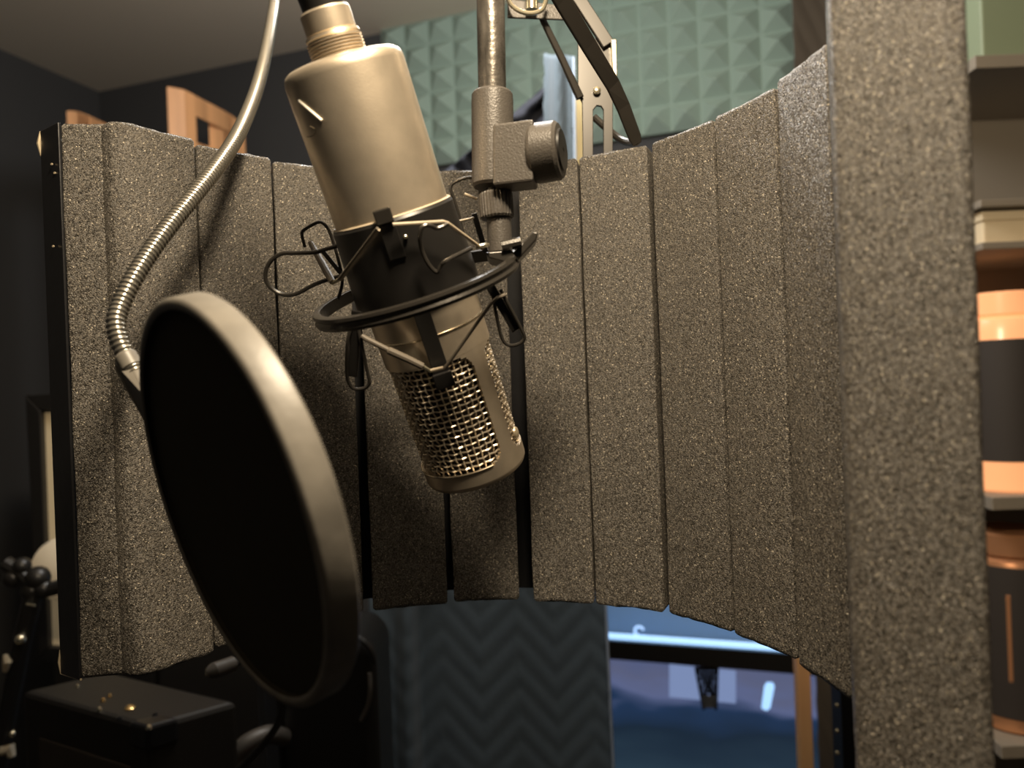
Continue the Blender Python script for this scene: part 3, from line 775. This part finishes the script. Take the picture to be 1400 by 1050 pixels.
# ------------------------------------------------------------------ pop filter
PC = Vector((-.10879, .27116, EYE - .04103)); PN = Vector((-.73891, -.63669, -.22053)).normalized(); PR = .0775
pe1 = PN.cross(Vector((0, 0, 1))).normalized(); pe2 = pe1.cross(PN)
pop = thing('pop_filter', 'round black pop filter on a chrome gooseneck in front of the microphone', 'pop filter', tuple(PC - Z1 * .0775))
HW = .0108
MB().lathe(PC, -PN, [(.0004, PR - .0042), (-.0002, PR - .0036), (-.0004, PR - .0022), (.0002, PR - .0006), (.0010, PR), (HW - .001, PR + .0004), (HW, PR - .0004), (HW, PR - .0040)], 128, cap=False).build('hoop', MT['hoop'], pop, smooth=True, angle=40)
MB().lathe(PC, -PN, [(.0010, PR - .0026), (.0024, PR - .0042), (.0028, PR * .5), (.0029, .0005)], 96, cap=False).build('nylon_screen', MT['fabric'], pop, smooth=True)
MB().lathe(PC, -PN, [(HW - .0006, PR - .0026), (HW - .0024, PR - .0042), (HW - .0028, PR * .5), (HW - .0029, .0005)], 96, cap=False).build('nylon_screen', MT['fabric'], pop, smooth=True)
# clamp foot between hoop and gooseneck
nk = [(186, 510, .329), (176, 492, .330), (164, 468, .331), (159, 440, .333), (166, 415, .337), (182, 382, .343), (203, 348, .352), (232, 308, .365), (268, 264, .383), (298, 226, .402), (322, 190, .424), (340, 152, .452), (354, 112, .49), (364, 70, .54), (371, 30, .60), (375, 0, .65), (377, -60, .72), (372, -160, .80)]
pth = spline([U(*p) for p in nk], 40)
# resample evenly and add coil ridges
L_ = [0]
for a, b in zip(pth, pth[1:]): L_.append(L_[-1] + (b - a).length)
tot = L_[-1]; stp = .00048; pts = []; i = 0; s = 0
while s < tot:
    while L_[i + 1] < s: i += 1
    t = (s - L_[i]) / (L_[i + 1] - L_[i]); pts.append(lerp(pth[i], pth[i + 1], t)); s += stp
rad = [.0040 * (1 + .12 * math.cos(2 * math.pi * k / 5)) for k in range(len(pts))]
MB().tube(pts, rad, 14).build('gooseneck', MT['neck'], pop, smooth=True, angle=80)
fa = U(180, 497, .330)
def on_rim(deg, w, r=PR):
    a = math.radians(deg); return PC + (pe1 * math.cos(a) + pe2 * math.sin(a)) * r - PN * w
best = min(range(360), key=lambda q: (on_rim(q, .005) - U(192, 535, .327)).length)
rm = on_rim(best, .005); rt = (on_rim(best + 4, .005) - on_rim(best - 4, .005)).normalized()
if rt.z > 0: rt = -rt
rn = (rm - (PC - PN * .005)).normalized()
mb = MB(); mb.prism([fa - rn * -.001 + Vector((-.0045, 0, .001)), fa + Vector((.003, 0, .001)), rm - rt * .006 - rn * .0005, rm + rt * .017 - rn * .0008, rm + rt * .012 + rn * .003, fa + Vector((-.0045, 0, -.003))], -PN * .006 * 1.0)
for q in range(len(mb.v)): mb.v[q] = mb.v[q] + PN * .003
mb.build('hoop_bracket', MT['hoop'], pop, bevel=.0007)
MB().lathe(U(176, 494, .3295), (U(183, 506, .329) - U(176, 494, .3295)), [(-.004, .0040), (-.003, .0048), (.003, .0048), (.004, .003)], 20).build('neck_ferrule', MT['hoop'], pop, smooth=True)

# ------------------------------------------------------------------ black cabinet low on the left
zt = EYE - .354
c = at_height(203, 993, zt); l = at_height(30, 945, zt); r = at_height(325, 959, zt)
cab = thing('speaker_cabinet', 'tall black vinyl speaker cabinet with small brass studs below the pop filter', 'speaker cabinet', (c.x, c.y, 0))
bb = l + r - c
MB().prism([(c.x, c.y, 0.02), (l.x, l.y, .02), (bb.x, bb.y, .02), (r.x, r.y, .02)], (0, 0, zt - .02)).build('body', MT['vinyl'], cab, bevel=.006)
dl = (l - c).normalized(); dr = (r - c).normalized()
mb = MB(); mb.box(c + Vector((0, 0, -.012)) + (dl + dr) * .012, dl * .016, dr * .016, (0, 0, .0135)); mb.build('corner_guard', MT['shell'], cab, bevel=.004)
for px, py, rr, m in ((178, 969, .0062, 'brass'), (141, 959, .0030, 'brass'), (150, 953, .0026, 'brass'), (136, 971, .0030, 'silver'), (106, 940, .0026, 'silver'), (163, 984, .003, 'shell'), (212, 979, .003, 'shell'), (204, 996, .0034, 'silver')):
    p = at_height(px, py, zt)
    MB().lathe((p.x, p.y, zt - .0004), (0, 0, 1), [(0, rr), (.002, rr), (.004, rr * .6), (.0045, .0004)], 14).build('stud', MT[m], cab, smooth=True)
dlc = c + dl * .19
MB().prism([c + dl * .03 + Vector((0, 0, -.05)), c + dl * .20 + Vector((0, 0, -.05)), c + dl * .20 + Vector((0, 0, -.6)), c + dl * .03 + Vector((0, 0, -.6))], -dr * .003).build('grille_cloth', MT['label'], cab)

# silver jack plug lying on the cabinet's right
pj = thing('jack_plug', 'small silver jack plug on black cable beside the pop filter', 'jack plug', tuple(U(300, 914, .70)))
MB().tube([U(287, 919, .70), U(292, 917, .70), U(318, 908, .72)], [.006, .0075, .0075], 14).build('barrel', MT['greyp'], pj, smooth=True)
MB().lathe(U(287, 919, .70), U(284, 920, .70) - U(292, 917, .70), [(0, .0055), (.002, .0045), (.004, .002)], 14).build('tip', MT['silver'], pj, smooth=True)
MB().tube(spline([U(318, 908, .72), U(345, 900, .75), U(380, 920, .78), U(380, 990, .80), U(300, 1080, .82)], 6), .004, 10).build('cord', MT['black'], pj, smooth=True)

# ------------------------------------------------------------------ black padded case behind the pop filter
YC = .93
xL, xR, zT = U(372, 925, YC).x, U(513, 925, YC).x, U(450, 872, YC).z
ch = thing('instrument_case', 'black leather instrument case with rounded top standing behind the pop filter', 'instrument case', ((xL + xR) / 2, YC + .06, 0))
poly = []
for cx, cz, a0, rr in ((xR - .035, zT - .035, 0, .035), (xL + .035, zT - .035, 90, .035), (xL + .02, .03, 180, .02), (xR - .02, .03, 270, .02)):
    for k in range(7):
        a = math.radians(a0 + 15 * k); poly.append((cx + rr * math.cos(a), YC, cz + rr * math.sin(a)))
MB().prism(poly, (0, .12, 0)).build('body', MT['leather'], ch, smooth=True, bevel=.014, angle=50)
MB().tube(poly[:14], .003, 8).build('piping', MT['leather'], ch, smooth=True)
arm = spline([(U(320, 1080, .885)), U(318, 1052, .88), U(326, 1030, .88), U(342, 1014, .885), U(368, 1004, .90), U(388, 1008, .925)], 6)
MB().tube(arm, .011, 12).build('carry_handle', MT['greyp'], ch, smooth=True)
MB().tube(spline([U(494, 985, .925), U(503, 965, .922), U(506, 942, .922), U(505, 920, .925)], 5), .003, 8).build('case_highlight', MT['greyp'], ch, smooth=True)  # curved highlight on the leather, built as a grey strip

# ------------------------------------------------------------------ framed board, disc and tripod at the far left
fz = 1.25
fr = thing('framed_board', 'cream board in a black frame leaning at the far left edge', 'framed board', tuple(U(80, 930, fz)))
fp = [(34, 540), (200, 530), (215, 905), (52, 905)]
ip = [(55, 562), (196, 556), (210, 890), (66, 885)]
q = [U(x, y, fz) for x, y in fp]; qi = [U(x, y, fz) for x, y in ip]
for a in range(4):
    b = (a + 1) % 4
    MB().prism([q[a], q[b], qi[b], qi[a]], (0, .03, 0)).build('frame_rail', MT['black'], fr, bevel=.002)
MB().prism([p + Vector((0, .012, 0)) for p in qi], (0, .006, 0)).build('board', MT['cream'], fr)
dsc = thing('round_lamp', 'round cream lamp shade in front of the framed cream board', 'lamp', tuple(U(84, 800, 1.12)))
dc = U(88, 778, 1.12)
MB().lathe(dc, (.12, -1, .05), [(-.02, .012), (-.012, .036), (0, .048), (.008, .045), (.014, .03), (.017, .002)], 36).build('shade', MT['creamd'], dsc, smooth=True)
MB().tube([dc + Vector((0, .02, -.01)), dc + Vector((0, .03, -.12)), dc + Vector((0, .03, -.45))], .008, 10).build('stem', MT['black'], dsc, smooth=True)
tp = thing('tripod_head', 'black tripod head with knobs in front of the round lamp', 'tripod', tuple(U(40, 830, 1.0)))
def ball(p, r, name, m):
    MB().lathe(p - Z1 * r, (0, 0, 1), [(r - r * math.cos(math.pi * k / 8), max(.0003, r * math.sin(math.pi * k / 8))) for k in range(9)], 16, cap=False).build(name, m, tp, smooth=True)
for x, y, r in ((52, 790, .016), (44, 808, .014), (30, 774, .012), (60, 805, .013), (18, 790, .013)):
    ball(U(x, y, 1.0), r, 'knob', MT['black'])
MB().tube(spline([U(8, 770, 1.0), U(30, 784, 1.0), U(55, 806, 1.0), U(88, 800, 1.0)], 5), .010, 10).build('clamp_arm', MT['black'], tp, smooth=True)
MB().tube([U(46, 812, 1.0), U(30, 880, 1.0), U(6, 1000, 1.0), U(-20, 1150, 1.0)], .012, 10).build('leg', MT['black'], tp, smooth=True)
MB().tube([U(36, 826, .985), U(48, 828, .985)], .0016, 8).build('clip', MT['silver'], tp, smooth=True)
ball(U(28, 874, .985), .007, 'fitting', MT['silver'])
MB().tube([U(7, 895, .98), U(10, 905, .98), U(7, 918, .98)], [.003, .006, .003], 8).build('fitting', MT['bare'], tp, smooth=True)
MB().tube([U(2, 1027, .98), U(14, 1024, .98), U(16, 1034, .98)], [.006, .008, .005], 8).build('fitting', MT['bare'], tp, smooth=True)
ball(U(17, 1003, .98), .004, 'fitting', MT['silver'])

# ------------------------------------------------------------------ shelf and jars at the right edge
XS = 1.05
sf = thing('storage_shelf', 'grey brown storage shelf seen past the right end of the foam', 'shelf', (U(1420, 700, XS).x, XS, 0))
x0, x1 = U(1338, 525, XS).x, U(1640, 525, XS).x
MB().aabox(x0, x1, XS + .20, XS + .215, 0, EYE + .62).build('back_panel', MT['shelf'], sf)
shelf_z = {}
for nm_, y in (('a', 82), ('b', 276), ('c', 333), ('d', 676), ('e', 1010)):
    z = U(1380, y, XS).z; shelf_z[nm_] = z
    MB().aabox(x0, x1, XS - .02, XS + .20, z - (.010 if nm_ in 'bc' else .018), z).build('shelf_board', MT['shelf'], sf, bevel=.001)
MB().aabox(x1, x1 + .02, XS - .02, XS + .215, 0, EYE + .62).build('side_panel', MT['shelf'], sf)
def bx(name, label, cat, x0_, x1_, z0, z1, m, dep=.12, lid=None):
    t = thing(name, label, cat, ((x0_ + x1_) / 2, XS + dep / 2, z0))
    MB().aabox(x0_, x1_, XS, XS + dep, z0, z1).build('body', m, t, bevel=.003)
    if lid:
        MB().aabox(x0_ - .003, x1_ + .003, XS - .003, XS + dep + .003, z1 - .012, z1 + .002).build('lid', lid, t, bevel=.002)
    return t
xa = U(1352, 525, XS).x
bx('storage_bin', 'green plastic storage bin on the top shelf at the right edge', 'storage bin', U(1342, 40, XS).x, U(1540, 40, XS).x, shelf_z['a'], shelf_z['a'] + .17, MT['green'], lid=MT['green'])
bx('cardboard_box', 'flat cream cardboard box on the shelf above the glowing candle jar', 'box', xa, U(1500, 300, XS).x, shelf_z['c'], shelf_z['b'] - .014, MT['card'], lid=MT['card'])
def canister(label, px0, px1, ytop, zb_, band, gm):
    xl_, xr_ = U(px0, 540, XS).x, U(px1, 540, XS).x; rr = (xr_ - xl_) / 2; cx = (xl_ + xr_) / 2; zt_ = U(1380, ytop, XS).z; h = zt_ - zb_
    t = thing('candle_jar' if gm is MT['copper'] else 'tin', label, 'candle jar' if gm is MT['copper'] else 'tin', (cx, XS + .06, zb_))
    MB().lathe((cx, XS + .06, zb_), (0, 0, 1), [(0, .001), (0, rr - .004), (.004, rr), (h * .80, rr), (h * .86, rr * .92), (h * .88, rr * .80), (h * .9, rr * .8)], 48, cap=False).build('body', gm, t, smooth=True, angle=30)
    MB().lathe((cx, XS + .06, zb_), (0, 0, 1), [(h * .885, rr * .84), (h * .89, rr * .88), (h * .99, rr * .88), (h, rr * .82), (h, .001)], 48, cap=False).build('lid', gm, t, smooth=True, angle=30)
    MB().lathe((cx, XS + .06, zb_), (0, 0, 1), [(h * band[0], rr + .0002), (h * band[0], rr + .001), (h * band[1], rr + .001), (h * band[1], rr + .0002)], 48, a0=math.radians(-74), a1=math.radians(74)).build('paper_band', MT['label'], t, smooth=True, angle=30)
canister('glowing amber candle jar with a wide dark paper band on the right shelf', 1351, 1470, 396, shelf_z['d'], (.155, .76), MT['copper'])
canister('copper tin almost covered by a dark band below the glowing candle jar', 1350, 1474, 735, shelf_z['e'], (.08, .84), MT['copperd'])
